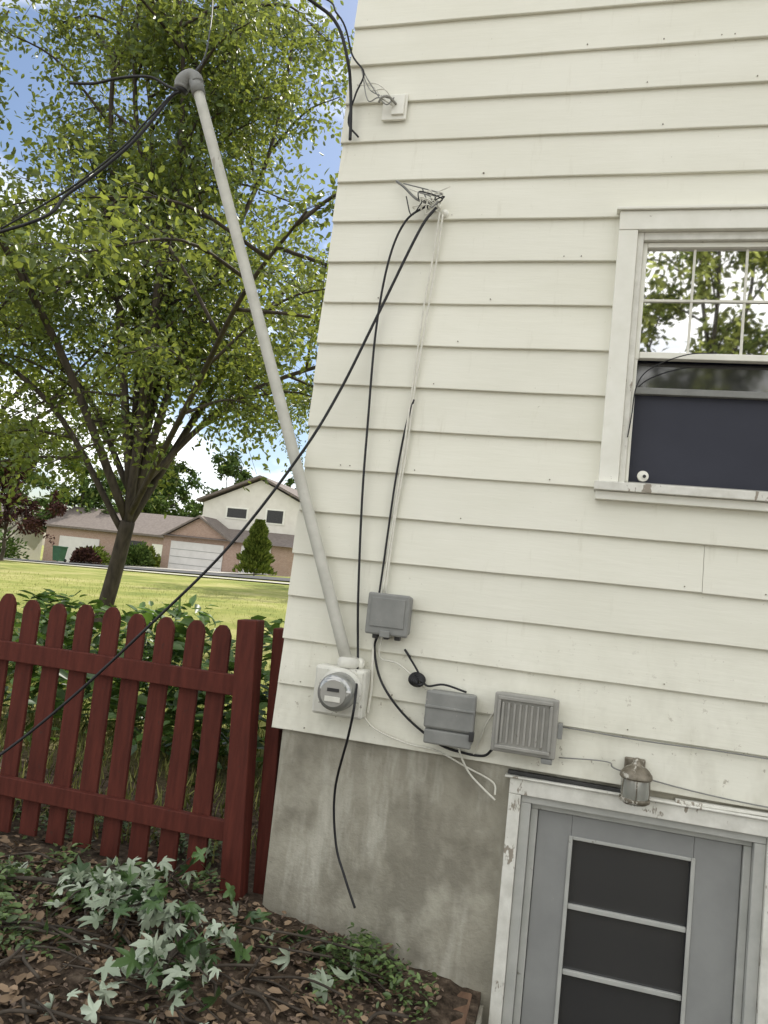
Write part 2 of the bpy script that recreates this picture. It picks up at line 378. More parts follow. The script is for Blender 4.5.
# cable boxes
b1=empty("telephone_box")
box("shell",.405,.585,-.075,.0,1.262,1.43,M_grey,b1,.012)
box("lid",.40,.59,-.092,-.076,1.255,1.435,M_grey,b1,.008)
box("lid_panel",.42,.57,-.097,-.0925,1.29,1.415,M_grey,b1,.004)
box("latch",.47,.515,-.104,-.093,1.247,1.275,M_grey,b1,.003)
for i in range(3): box("gland_%d"%i,.425+.05*i,.45+.05*i,-.05,-.02,1.235,1.261,M_dark,b1,.004)
b2=empty("network_box")
box("shell",.705,.905,-.085,.0,.84,1.05,M_grey,b2,.014)
box("lid",.70,.91,-.105,-.086,.90,1.055,M_grey,b2,.010)
box("lower_lid",.705,.905,-.100,-.086,.835,.895,M_grey,b2,.008)
box("ridge",.70,.91,-.112,-.1055,.985,.995,M_grey,b2,.002)
box("latch",.895,.915,-.11,-.09,.87,.91,M_dark,b2,.003)
b3=empty("cable_splice_box")
box("shell",.995,1.235,-.07,.0,.85,1.08,M_grey2,b3,.012)
box("lid",.985,1.245,-.086,-.071,.845,1.085,M_grey2,b3,.008)
for a in ((1.0,1.222,.86,.875),(1.0,1.222,1.057,1.072),(1.0,1.012,.8755,1.0565),(1.21,1.222,.8755,1.0565)): box("frame",a[0],a[1],-.098,-.0865,a[2],a[3],M_grey2,b3,.003)
for i in range(8): box("rib_%d"%i,1.018+.0235*i,1.027+.0235*i,-.0965,-.0865,.885,1.048,M_grey2,b3,.002)
box("hasp",1.246,1.266,-.08,-.03,.93,.99,M_grey,b3,.003)
box("hasp_low",1.19,1.235,-.09,-.05,.825,.8445,M_grey,b3,.003)
pl=empty("cable_coil")
def torus(name,c,R,r,mat,parent,tilt=0,sq=1):
    pts=[]; 
    for k in range(25):
        t=2*math.pi*k/24; pts.append((c[0]+R*math.cos(t),c[1]-abs(math.sin(t*1.5))*.01+tilt*math.sin(t),c[2]+R*sq*math.sin(t)))
    return tube(name,pts,r,mat,parent,6,2)
for k in range(5): torus("loop_%d"%k,(.640+.004*k,-.02-.007*k,1.080-.002*k),.032-.005*k,.007,M_black,pl,.005,.8)
tube("lead",[(.60,-.02,1.17),(.57,-.015,1.2),(.62,-.02,1.14),(.66,-.03,1.09),(.69,-.03,1.06),(.76,-.03,1.075),(.86,-.04,1.058)],.005,M_black,pl,6,6)
# lamp
lamp=empty("wall_lamp")
lx,lz=1.557,.80
ly=-.10
box("wall_plate",lx-.04,lx+.04,-.02,.0,lz+.0,lz+.09,M_brass,lamp,.006)
tube("arm",[(lx,-.01,lz+.05),(lx,-.05,lz+.065),(lx,ly,lz+.055)],.014,M_brass,lamp,10,6)
lathe("cap",[(.058,0),(.062,.006),(.060,.018),(.048,.034),(.036,.044),(.022,.05),(.016,.06),(.016,.07),(.008,.078),(0,.08)],M_brass,(lx,ly,lz+.03),'Z',lamp,28)
lathe("jar",[(0,-.098),(.03,-.096),(.045,-.088),(.052,-.07),(.054,-.04),(.053,.0)],M_jar,(lx,ly,lz+.03),'Z',lamp,28)
lathe("jar_band",[(.056,-.012),(.0585,-.006),(.0585,.0),(.056,.004)],M_brass,(lx,ly,lz-.045),'Z',lamp,28)
for k in range(6):
    t=math.pi/6+k*math.pi/3; c,s=math.cos(t),math.sin(t)
    tube("cage_%d"%k,[(lx+.057*c,ly+.057*s,lz+.03),(lx+.058*c,ly+.058*s,lz-.03),(lx+.048*c,ly+.048*s,lz-.06),(lx+.01*c,ly+.01*s,lz-.072)],.002,M_brass,lamp,6,5)
# anchors
an=empty("cable_anchor")
box("plate",.19,.31,-.018,-.003,3.67,3.80,M_trim,an,.004)
box("plate_2",.24,.30,-.03,-.0185,3.69,3.79,M_trim,an,.003)
tube("hook",[(.26,-.03,3.74),(.235,-.08,3.745),(.21,-.1,3.73),(.19,-.08,3.72)],.006,M_grey2,an,8,6)
for k in range(6):
    r=random.Random(k); tube("tie_%d"%k,[(.25,-.04,3.74+r.uniform(-.03,.03)),(.2+r.uniform(-.02,.02),-.07,3.76+r.uniform(-.05,.05)),(.14+r.uniform(-.02,.02),-.06,3.80+r.uniform(-.06,.06)),W(.06+r.uniform(-.02,.02),3.92+r.uniform(-.05,.05),-.04)],.0028,M_wcab if k%2 else M_grey,an,6,6)
an2=empty("cable_anchor.001")
lathe("insulator",[(.018,0),(.024,.01),(.018,.02),(.024,.03),(.016,.04),(0,.042)],M_trim,(.50,-.0,3.235),'Y',an2,18)
lathe("insulator_b",[(.014,0),(.02,.01),(.014,.02),(0,.03)],M_trim,(.545,-.0,3.20),'Y',an2,18)
for k in range(12):
    r=random.Random(k+20); a=Vector((.50+r.uniform(-.03,.03),-.03,3.235+r.uniform(-.03,.02)))
    tube("tie_%d"%k,[a,a+Vector((r.uniform(-.05,.03),-.03,r.uniform(.0,.04))),a+Vector((r.uniform(-.09,.05),-.02,r.uniform(-.05,.07))),a+Vector((r.uniform(-.16,.06),-.01,r.uniform(-.03,.09)))],.003,[M_wcab,M_grey,M_wcab,M_black][k%4],an2,6,6)
tube("clamp_wire",[(.30,-.02,3.36),(.34,-.02,3.33),(.40,-.03,3.27),(.44,-.03,3.25),(.49,-.03,3.235)],.006,M_grey,an2,6,6)
def cable(name,pts,r,mat): return tube(name,[W(*p) for p in pts],r,mat,None,8,10)
cable("fallen_cable",[(.50,3.235,-.04),(.43,3.12,-.06),(.27,2.70,-.07),(.13,2.34,-.08),(-.027,2.03,-.13),(-.33,1.57,-.17),(-.689,1.157,-.2),(-1.05,.77,-.22),(-1.419,.427,-.3),(-1.95,.02,-.5)],.0068,M_black)
cable("black_cable",[(.46,3.25,-.04),(.36,3.17,-.05),(.30,2.98,-.04),(.275,2.642,-.03),(.285,2.2,-.03),(.298,1.843,-.03),(.33,1.4,-.03),(.36,1.12,-.05),(.367,.951,-.20),(.355,.80,-.18),(.32,.552,-.06),(.35,.33,-.03),(.41,.19,-.06),(.466,.08,-.08)],.0055,M_black)
cable("black_cable.001",[(.49,2.32,-.02),(.464,2.177,-.02),(.445,1.95,-.02),(.435,1.7,-.02),(.43,1.55,-.02),(.425,1.43,-.03)],.005,M_black)
cable("white_cable",[(.52,3.21,-.03),(.51,3.0,-.02),(.493,2.79,-.02),(.478,2.4,-.02),(.468,2.1,-.025),(.455,1.8,-.02),(.44,1.43,-.03)],.0045,M_wcab)
cable("white_cable.001",[(.535,3.2,-.03),(.53,3.0,-.02),(.515,2.79,-.02),(.49,2.4,-.02),(.482,2.1,-.02),(.463,1.8,-.02),(.452,1.43,-.03)],.0045,M_wcab)
cable("black_cable.002",[(.44,1.25,-.04),(.43,1.19,-.02),(.46,1.08,-.02),(.52,.99,-.03),(.62,.90,-.02),(.76,.82,-.02),(.86,.80,-.02),(.95,.80,-.02),(.985,.83,-.03)],.0055,M_black)
cable("white_cable.002",[(.46,1.25,-.04),(.46,1.15,-.02),(.55,1.13,-.02),(.68,1.04,-.02)],.0035,M_wcab)
cable("white_cable.003",[(.84,.83,-.03),(.86,.78,-.02),(.90,.72,-.0),(.96,.67,-.01),(1.017,.629,-.02)],.0045,M_wcab)
cable("white_cable.004",[(.40,.9,-.03),(.47,.84,-.02),(.62,.80,-.02),(.75,.79,-.01),(.88,.745,.0),(1.0,.70,-.0),(1.015,.65,-.01)],.004,M_wcab)
cable("white_cable.005",[(.985,1.0,-.02),(.95,.93,-.02),(.93,.86,-.02),(.91,.80,-.02)],.0035,M_wcab)
cable("white_cable.006",[(.43,1.25,-.03),(.425,1.2,-.02),(.43,1.1,-.02),(.435,1.0,-.02),(.43,.9,-.03)],.006,M_wcab)
cable("black_cable.003",[(.039,3.588,-.03),(.03,3.7,-.04),(.01,3.86,-.05),(-.02,4.0,-.1),(-.1,4.2,-.14),(-.26,4.345,-.2),(-.9,4.8,-.5),(-3,6.0,-1.2)],.008,M_black)
cable("black_cable.004",[(.08,3.6,-.02),(.02,3.68,-.03),(.04,3.82,-.04),(.07,3.93,-.05),(.0,4.03,-.05),(-.1,4.25,-.12),(-.4,4.45,-.2),(-3,5.5,-1)],.0045,M_black)
tube("wall_wire",[(1.26,-.012,.97),(1.6,-.014,.963),(1.9,-.012,.966),(2.6,-.014,.96),(4,-.012,.962)],.0028,M_grey,None,6,8)
tube("wall_wire.001",[(1.26,-.012,.845),(1.45,-.02,.86),(1.52,-.014,.83),(2.0,-.012,.785),(3,-.012,.78)],.0028,M_grey,None,6,8)
cable("window_wire",[(1.76,2.575,-.03),(1.64,2.565,-.03),(1.50,2.50,-.02),(1.45,2.42,-.02),(1.44,2.3,-.015),(1.43,2.2,-.02)],.0025,M_black)
nl=empty("siding_nails"); r=random.Random(12); V=[];F=[]
for k in range(46):
    x=r.uniform(.05,3); kk=r.randrange(0,18); z=.774+.2*kk+.022
    if 1.30<x<2.42 and 1.9<z<3.2: continue
    if 1.05<x<2.12 and z<.8: continue
    tubegeo([Vector((x,.002,z)),Vector((x,-.0065,z))],.003,6,V,F)
meshobj("nail_heads",V,F,M_brass,nl)
# ---------------------------------------------------------------- fence
fence=empty("picket_fence")
def picket(x,w,z0,z1,y0,y1,lean,name):
    pr=[(-w/2,z0),(w/2,z0),(w/2,z1-.05),(w*.36,z1-.02),(w*.16,z1-.002),(0,z1),(-w*.16,z1-.002),(-w*.36,z1-.02),(-w/2,z1-.05)]
    V=[(x+a+lean*(b-z0),y0,b) for a,b in pr]+[(x+a+lean*(b-z0),y1,b) for a,b in pr]; n=len(pr)
    F=[tuple(range(n)),tuple(range(2*n-1,n-1,-1))]+[(i,i+n,(i+1)%n+n,(i+1)%n) for i in range(n)]
    o=meshobj(name,V,F,M_red,fence); b=o.modifiers.new('b','BEVEL'); b.width=.002; b.segments=1; b.limit_method='ANGLE'
x=-.335; i=0
while x>-9:
    picket(x,.094,.04+random.uniform(-.015,.01)+zg(x,0),1.205+random.uniform(-.012,.012),.072,.092,random.uniform(-.012,.008)-.006,"picket_%d"%i); x-=.1535+random.uniform(-.004,.004); i+=1
box("top_rail",-9,-.20,.035,.071,.88,.975,M_red,fence,.004)
box("bottom_rail",-9,-.15,.035,.071,.225,.315,M_red,fence,.004)
box("post",-.20,-.10,-.0,.10,-.2,1.24,M_red,fence,.006,rot=('Y',math.radians(-3.5)))
box("gate_post",-.075,-.005,.115,.20,-.2,1.21,M_red,fence,.006,rot=('Y',math.radians(-2.5)))
for px in (-2.6,-5.2,-7.8): box("post_far",px,px+.09,.094,.184,-.2,1.22,M_red,fence,.006)
# ---------------------------------------------------------------- foliage helpers
def scatter(name,P,D,Nn,S,tmpl,faces,mat,parent=None,smooth=False):
    P=np.asarray(P,float);n=len(P); D=D/np.linalg.norm(D,axis=1,keepdims=True)
    Sd=np.cross(D,Nn); Sd/= (np.linalg.norm(Sd,axis=1,keepdims=True)+1e-9); U=np.cross(Sd,D)
    T=np.asarray(tmpl,float); k=len(T)
    V=P[:,None,:]+S[:,None,None]*(T[None,:,0:1]*D[:,None,:]+T[None,:,1:2]*Sd[:,None,:]+T[None,:,2:3]*U[:,None,:])
    V=V.reshape(-1,3)
    fl=[len(f) for f in faces]; loops=np.concatenate([np.array(f) for f in faces])
    allv=(loops[None,:]+(np.arange(n)*k)[:,None]).reshape(-1)
    me=bpy.data.meshes.new(name); me.vertices.add(len(V)); me.vertices.foreach_set('co',V.ravel())
    me.loops.add(len(allv)); me.loops.foreach_set('vertex_index',allv.astype(np.int32))
    tot=np.tile(np.array(fl),n); start=np.concatenate([[0],np.cumsum(tot)[:-1]])
    me.polygons.add(len(tot)); me.polygons.foreach_set('loop_start',start.astype(np.int32)); me.polygons.foreach_set('loop_total',tot.astype(np.int32))
    me.update(calc_edges=True); me.validate(); me.materials.append(mat)
    return link(bpy.data.objects.new(name,me),parent)
OV=[(0,0,0),(.3,.24,.06),(.7,.2,.05),(1,0,-.08),(.7,-.2,.05),(.3,-.24,.06)]; OVF=[(0,3,2,1),(0,5,4,3)]
DI=[(0,0,0),(.45,.27,.05),(1,0,-.06),(.45,-.27,.05)]; DIF=[(0,3,2,1)]
def maple(curl):
    out=[]
    for a,r in [(0,1),(10,.74),(16,.72),(24,.42),(30,.36),(36,.55),(44,.74),(52,.92),(58,.66),(68,.42),(80,.30),(95,.45),(112,.58),(128,.42),(150,.22),(180,.10)]: out.append((a,r))
    pts=[(math.cos(math.radians(a))*r,math.sin(math.radians(a))*r) for a,r in out]+[(math.cos(math.radians(a))*r,-math.sin(math.radians(a))*r) for a,r in out[-2:0:-1]]
    T=[(.0,0,.0)]+[(x*(1-.12*curl*x*x),y*(1-.2*curl*abs(y)),.16*abs(y)-curl*.45*x*x-curl*.3*y*y+.05*math.sin(x*9)*abs(y)) for x,y in pts]; n=len(pts)
    return T,[(0,1+i,1+(i+1)%n) for i in range(n)]
def rdir(n,zb=0,zs=1):
    d=rng.normal(size=(n,3)); d/=np.linalg.norm(d,axis=1,keepdims=True); d[:,2]=d[:,2]*zs+zb; return d
M_leaf=leaf_mat("tree_leaves",(.022,.050,.013),(.07,.115,.028),(.42,.48,.08),.42)
M_leaf2=leaf_mat("distant_leaves",(.03,.06,.018),(.10,.145,.04),(.2,.3,.05),0,False)
M_leafr=leaf_mat("maroon_leaves",(.03,.018,.018),(.08,.04,.035),(.12,.05,.03),0,False)
M_leafw=leaf_mat("sunlit_leaves",(.06,.095,.02),(.19,.23,.05),(.2,.3,.05),0,False)
M_leafy=leaf_mat("yard_tree_leaves",(.09,.13,.03),(.34,.37,.10),(.2,.3,.05),0,False)
M_weed=leaf_mat("weed_leaves",(.035,.065,.02),(.11,.165,.05),(.14,.25,.04),0)
M_hosta=leaf_mat("broad_leaves",(.028,.065,.018),(.09,.16,.04),(.2,.35,.05),.25)
M_pale=leaf_mat("pale_leaf_undersides",(.20,.25,.16),(.42,.48,.37),(.2,.28,.12),0)
M_dgreen=leaf_mat("green_leaf_tops",(.03,.065,.02),(.07,.13,.035),(.2,.28,.12),0)
M_brown=leaf_mat("dead_leaves",(.06,.04,.026),(.27,.195,.13),(.1,.06,.03),0,False)
M_grass=leaf_mat("grass_blades",(.09,.13,.03),(.32,.32,.11),(.3,.34,.05),0,False)
def build_tree(name,base,H,R,fork,tr,seed,nl,nleaf,ls,mat,nb=9,nt_=8,low=.0,lean=(0,0),T=OV,TF=OVF):
    r=random.Random(seed); V=[];F=[]; LP=[]
    root=empty(name,base)
    fk=Vector((lean[0],lean[1],fork))
    pts=catmull([(0,0,-.2),(.0,0,.15),(fk.x*.3+.05,0,fork*.5),fk],6); n=len(pts)
    tubegeo(pts,[tr*(1.5-.7*min(1,(i/n)*3)) if i<n/3 else tr*(.85-.1*i/n) for i in range(n)],14,V,F)
    for li in range(nl):
        az=2*math.pi*(li+.5*r.random())/nl*1.0+li*.3; el=math.radians(r.choice([22,40,58,75]) if nl>5 else 55)+r.uniform(-.1,.1)
        if li==0: el=math.radians(84)
        d=Vector((math.cos(az)*math.cos(el)*R,math.sin(az)*math.cos(el)*R,math.sin(el)*(H-fork)*.93+low))
        st=Vector(fk)+Vector((0,0,r.uniform(-.3,.5)))
        m1=st+d*.33+Vector((r.uniform(-.3,.3),r.uniform(-.3,.3),(H-fork)*.07)); m2=st+d*.68+Vector((r.uniform(-.4,.4),r.uniform(-.4,.4),(H-fork)*.05))
        L=catmull([st,m1,m2,st+d],7); nn=len(L)
        r0=tr*.40*(1 if el>.6 else .7); tubegeo(L,[r0*(1-i/nn)**.8+.012 for i in range(nn)],8,V,F)
        for bi in range(nb):
            t=.18+.82*(bi+r.random()*.6)/nb; p=L[min(int(t*nn),nn-1)]
            ln=R*(.45-.18*t)*r.uniform(.7,1.25)
            dd=(d.normalized()*.35+Vector((r.gauss(0,.7),r.gauss(0,.7),r.gauss(.12,.45)))).normalized()
            q=catmull([p,p+dd*ln*.5+Vector((0,0,.08*ln)),p+dd*ln+Vector((0,0,-.12*ln))],5); tubegeo(q,[.028*(1-i/len(q))*(tr/.2)+.007 for i in range(len(q))],5,V,F)
            for ti in range(nt_):
                a=q[min(int((.2+.8*r.random())*len(q)),len(q)-1)]; tl=r.uniform(.4,1.0)*R/5
                td=(dd*.5+Vector((r.gauss(0,.6),r.gauss(0,.6),r.gauss(-.15,.45)))).normalized()
                e=a+td*tl+Vector((0,0,-.15*tl)); tubegeo([a,(a+e)/2+Vector((0,0,.05)),e],[.007,.005,.003],3,V,F,False)
                k=nleaf; ts=rng.random(k)**.7; pp=np.array(a)[None,:]*(1-ts[:,None])+np.array(e)[None,:]*ts[:,None]+rng.normal(size=(k,3))*.14*R/5
                LP.append(pp)
    meshobj("trunk_and_limbs",V,F,M_bark,root,True)
    P=np.concatenate(LP); n=len(P)
    scatter("crown_leaves",P,rdir(n,-.35,.8),rdir(n,.5),rng.uniform(.7,1.25,n)*ls,T,TF,mat,root)
    return root
def copytree(src,name,loc,s,rz,mat=None):
    e=empty(name,loc); e.scale=(s,s,s); e.rotation_euler=(0,0,rz)
    for c in src.children:
        d=c.data
        if mat and 'leaves' in c.name: d=d.copy(); d.materials[0]=mat
        o=bpy.data.objects.new(c.name.split('.')[0],d); link(o,e)
    return e
T1=build_tree("shade_tree",(-6.8,8.7,zg(-6.8,8.7)),12.8,6.4,1.9,.175,11,16,50,.118,M_leaf,10,9,lean=(.25,0))
T2=build_tree("shade_tree.001",(-20.3,18.5,0),13.5,7,2.4,.22,17,12,34,.2,M_leafw,8,8,T=DI,TF=DIF)
copytree(T2,"shade_tree.002",(-7.2,28,zg(-7.2,28)),.8,1.0)  # tree added mostly behind the house to dapple the lawn with shadow
TW=build_tree("yard_tree",(4.6,-18,0),14,6,2.2,.2,21,11,42,.24,M_leafy,8,7,T=DI,TF=DIF)
copytree(TW,"yard_tree.001",(13,-26,0),1.2,5.1)
TB=build_tree("far_tree",(-46,72,.8),13,6.5,2.2,.25,5,9,24,.5,M_leaf2,6,6,T=DI,TF=DIF)
k=0
for (x,y,s,a) in [(-34,70,.95,1),(-24,74,1.05,2),(-15,68,.95,3),(-60,66,1.1,5),(-72,60,1.0,.4),(-30,90,1.2,2.9),(-44,58,.8,.9),(-54,88,1.3,2.2)]:
    k+=1; copytree(TB,"far_tree.%03d"%k,(x,y,zg(x,y)),s,a)
TM=build_tree("maroon_tree",(-27.5,30,zg(-27.5,30)),6.5,3.0,1.2,.12,8,8,26,.2,M_leafr,6,6,T=DI,TF=DIF)
def conifer():
    root=empty("evergreen_shrub",(-18.6,42,zg(-18.6,42))); n=5000
    h=rng.random(n)**.8*3.4; t=rng.random(n)*6.283
    rad=(1-h/3.5)**.8*1.1*np.sqrt(rng.random(n))*(1+.25*np.sin(h*7+t*2))+.05
    P=np.stack([rad*np.cos(t),rad*np.sin(t),h+.1],1); D=np.stack([np.cos(t),np.sin(t),np.full(n,.9)],1)
    scatter("needles",P,D,rdir(n),np.full(n,.3),DI,DIF,M_leafw,root)
    tube("stem",[(0,0,-.1),(0,0,1.5),(0,0,3)],.06,M_bark,root,6,2)
conifer()
def bush(name,x,y,r_,h,n,mat,size=.3):
    root=empty(name,(x,y,zg(x,y))); d=rdir(n); d[:,2]=np.abs(d[:,2]); rr_=rng.random(n)**.35*(1+.2*np.sin(d[:,0]*6)*np.cos(d[:,1]*5))
    P=d*rr_[:,None]*np.array([r_,r_,h]); scatter("foliage",P,d+rdir(n)*.6,rdir(n),np.full(n,size),DI,DIF,mat,root)
    tube("stem",[(0,0,-.1),(0,0,h*.3),(.05,0,h*.7)],.05,M_bark,root,6,2)
for i,(x,y,r_,h,m) in enumerate([(-29.6,46,1.0,1.6,M_leaf2),(-31.5,50,1.2,1.5,M_leafw),(-37.5,52,1.6,1.4,M_leafw),(-45.5,50,2.2,2.8,M_leaf2),(-57.5,50,2,1.6,M_leafw),(-34,46,.9,1.1,M_leafr)]):
    bush("yard_bush" if i==0 else "yard_bush.%03d"%i,x,y,r_,h,1500,m)
# ---------------------------------------------------------------- far houses
def brickmat():
    m,nt,bs=newmat("red_brick"); b=nt.nodes.new('ShaderNodeTexBrick'); tc=nt.nodes.new('ShaderNodeTexCoord'); mp=nt.nodes.new('ShaderNodeMapping')
    mp.inputs['Rotation'].default_value=(math.pi/2,0,0); nt.links.new(tc.outputs['Object'],mp.inputs[0]); nt.links.new(mp.outputs[0],b.inputs['Vector'])
    b.inputs['Color1'].default_value=(.38,.25,.19,1); b.inputs['Color2'].default_value=(.30,.18,.135,1); b.inputs['Mortar'].default_value=(.5,.45,.4,1); b.inputs['Scale'].default_value=4
    nt.links.new(b.outputs[0],bs.inputs['Base Color']); bs.inputs['Roughness'].default_value=.9; return m
M_brick=brickmat()
M_fsid=simple("pale_far_siding",(.66,.63,.56),(.74,.71,.64),2,.7,.1)
M_fgar=simple("garage_door_paint",(.60,.58,.56),(.68,.66,.64),2,.6,.05)
M_broof=simple("brown_shingles",(.13,.108,.095),(.20,.17,.15),5,.9,.3)
def gable(name,x0,x1,y0,y1,z0,z1,mat,parent,axis='X',oh=.4,wall=None):
    th=.18
    if axis=='X':
        ym=(y0+y1)/2; A=[(x0-oh,y0-oh,z0),(x0-oh,ym,z1),(x0-oh,y1+oh,z0)]; B=[(x1+oh,p[1],p[2]) for p in A]; G=[(x0,y0,z0),(x0,ym,z1-.15),(x0,y1,z0)],[(x1,y0,z0),(x1,ym,z1-.15),(x1,y1,z0)]
    else:
        xm=(x0+x1)/2; A=[(x0-oh,y0-oh,z0),(xm,y0-oh,z1),(x1+oh,y0-oh,z0)]; B=[(p[0],y1+oh,p[2]) for p in A]; G=[(x0,y0,z0),(xm,y0,z1-.15),(x1,y0,z0)],[(x0,y1,z0),(xm,y1,z1-.15),(x1,y1,z0)]
    V=A+B+[(p[0],p[1],p[2]+th) for p in A+B]
    F=[(0,1,4,3),(1,2,5,4),(6,9,10,7),(7,10,11,8),(0,6,7,1),(1,7,8,2),(3,4,10,9),(4,5,11,10),(0,3,9,6),(2,8,11,5)]
    o=meshobj(name,V,F,mat,parent)
    if wall: meshobj(name+"_gable_wall",list(G[0])+list(G[1]),[(0,1,2),(3,5,4)],wall,parent)
    return o
fh=empty("brick_garage_house")
g=.35
box("two_storey_block",-27.0,-17.8,50,58,g-.6,5.9,M_fsid,fh,0)
gable("main_roof",-27.0,-17.8,50,58,5.9,8.1,M_broof,fh,'Y',.45,M_fsid)
box("garage_block",-28.6,-17.8,47.5,49.99,g-.6,3.0,M_brick,fh,0)
meshobj("garage_roof",[(-29,47.1,2.95),(-17.4,47.1,2.95),(-17.4,49.98,4.0),(-27.7,49.98,4.0),(-29,49.98,2.95)],[(0,1,2,3),(0,3,4)],M_broof,fh)
# brick front gable over the double garage
meshobj("garage_front_gable",[(-28.4,47.44,2.95),(-23.1,47.44,2.95),(-25.75,47.44,4.5),(-28.4,49.9,2.95),(-23.1,49.9,2.95),(-25.75,49.9,4.5)],[(0,1,2),(3,5,4)],M_brick,fh)
meshobj("garage_gable_roof",[(-28.8,47.15,2.86),(-25.75,47.15,4.66),(-22.7,47.15,2.86),(-28.8,49.95,2.86),(-25.75,49.95,4.66),(-22.7,49.95,2.86),(-28.8,47.15,2.7),(-25.75,47.15,4.5),(-22.7,47.15,2.7)],[(0,3,4,1),(1,4,5,2),(6,0,1,7),(7,1,2,8)],M_broof,fh)
box("garage_door",-27.9,-23.6,47.4,47.49,g-.1,2.6,M_fgar,fh,.01)
for z in (.9,1.45,2.0): box("door_panel_line",-27.85,-23.65,47.385,47.398,z,z+.03,M_grey,fh,0)
box("garage_door_small",-22.2,-19.9,47.4,47.49,.6,2.75,M_fgar,fh,.01)
for (a,b_,c_,d_) in [(-21.6,-20.3,4.75,5.7),(-24.9,-23.3,4.9,5.6)]:
    box("upper_window",a,b_,49.93,49.955,c_,d_,M_dark,fh,.01); box("upper_window_frame",a-.15,b_+.15,49.957,49.995,c_-.12,d_+.12,M_trim,fh,.01)
box("chimney",-25.0,-24.4,53,53.6,6,8.0,M_brick,fh,0)
r2=empty("ranch_house")
box("walls",-44,-31.5,54,62,-.6,2.9,M_brick,r2,0); gable("roof",-44,-31.5,54,62,2.9,4.9,M_broof,r2,'X',.4,M_fsid)
box("picture_window",-36.5,-34,53.93,53.99,1.2,2.4,M_dark,r2,.01); box("front_door",-33.4,-32.4,53.93,53.99,.2,2.3,M_trim,r2,.01); box("garage_door",-42.5,-38.5,53.93,53.99,-.1,2.2,M_fgar,r2,.01)
r3=empty("ranch_house.001")
box("walls",-64,-49,52,60,-1,2.4,M_fsid,r3,0); gable("roof",-64,-49,52,60,2.4,4.4,M_shing,r3,'X',.4,M_fsid)
box("picture_window",-56,-53,51.93,51.99,.6,1.8,M_dark,r3,.01); box("front_door",-52,-51,51.93,51.99,-.3,1.8,M_dark,r3,.01)
tb=empty("wheelie_bin",(-33.2,42,zg(-33.2,42)+.05)); M_bin=simple("green_bin_plastic",(.02,.07,.04),(.03,.1,.055),4,.5,.05)
meshobj("bin_body",[(-.26,-.3,.05),(.26,-.3,.05),(.26,.25,.05),(-.26,.25,.05),(-.33,-.38,1.0),(.33,-.38,1.0),(.33,.36,1.0),(-.33,.36,1.0)],BF,M_bin,tb)
box("bin_lid",-.36,.36,-.42,.4,1.0,1.08,M_bin,tb,.03)
for s in (-1,1): lathe("wheel",[(.12,-.03),(.12,.03),(0,.031)],M_black,(s*.3,.28,.12),'Y',tb,16)
# ---------------------------------------------------------------- ground plants
def gz(P,off): return np.array([zg(x,y)+off for x,y in P])
def region(n,x0,x1,y0,y1): return np.stack([rng.uniform(x0,x1,n),rng.uniform(y0,y1,n)],1)
def clustered(n,nc,sd,x0,x1,y0,y1):
    c=region(nc,x0,x1,y0,y1); p=c[rng.integers(0,nc,n)]+rng.normal(size=(n,2))*sd
    k=(p[:,0]<.88)&(p[:,1]<.0)|(p[:,0]<-.1); return p[k]
def plants(name,p,hmax,size,mat,T=OV,F_=OVF,hmin=.005,flat=1.0):
    n=len(p); P=np.column_stack([p,gz(p,0)+rng.uniform(hmin,hmax,n)])
    d=rng.normal(size=(n,3)); d[:,2]=rng.normal(0.1,.3,n)*flat; nn=rng.normal(size=(n,3))*.35; nn[:,2]=1
    return scatter(name,P,d,nn,size*rng.uniform(.45,1.5,n),T,F_,mat)
plants("leaf_litter",clustered(9000,300,.25,-3,.9,-2.6,0),.03,.042,M_brown)
plants("wood_chips",region(12000,-3,.88,-2.6,0),.018,.024,M_soilb)
plants("weed_patch",clustered(3400,110,.05,-3,.85,-2.6,-.0),.045,.022,M_weed,hmin=.01)
plants("weed_patch.001",clustered(1500,24,.06,-3.2,-.15,-.45,.6),.09,.034,M_weed,hmin=.01)
plants("weed_patch.002",clustered(700,12,.045,.35,.86,-.24,-.03),.10,.028,M_weed,hmin=.01)
plants("weed_patch.003",clustered(800,12,.07,-1.5,-.6,-1.0,-.3),.11,.038,M_weed,hmin=.01)
def grassblades(name,n,x0,x1,y0,y1,h):
    p=region(n,x0,x1,y0,y1); P=np.column_stack([p,gz(p,0)]); d=rng.normal(size=(n,3))*.35; d[:,2]=1
    scatter(name,P,d,rdir(n),h*rng.uniform(.5,1.3,n),[(0,.06,0),(1,0,.2),(0,-.06,0)],[(0,2,1)],M_grass)
grassblades("grass",26000,-9,-.1,.3,7,.10)
grassblades("grass.001",12000,-24,0,7,20,.07)
def clump(name,n,x0,x1,y0,y1,hmax,size,mat,nc=None):
    p=clustered(n,nc or max(6,n//70),.16,x0,x1,y0,y1); p=p[(p[:,1]>.2)&(p[:,0]<-.02)]; n=len(p)
    P=np.column_stack([p,gz(p,0)+hmax*rng.random(n)**.6*(.75+.25*np.sin(p[:,0]*6))]); d=rng.normal(size=(n,3)); d[:,2]=rng.normal(-.1,.35,n); nn=rng.normal(size=(n,3))*.4; nn[:,2]=1
    scatter(name,P,d,nn,size*rng.uniform(.6,1.3,n),OV,OVF,mat)
clump("garden_shrub",2400,-3.4,-.2,1.6,2.8,1.12,.14,M_hosta)
clump("garden_shrub.001",1300,-6.2,-3.6,2.6,4,.95,.13,M_hosta)
clump("garden_shrub.002",420,-3.75,-3.2,1.0,1.6,1.85,.13,M_hosta,7)
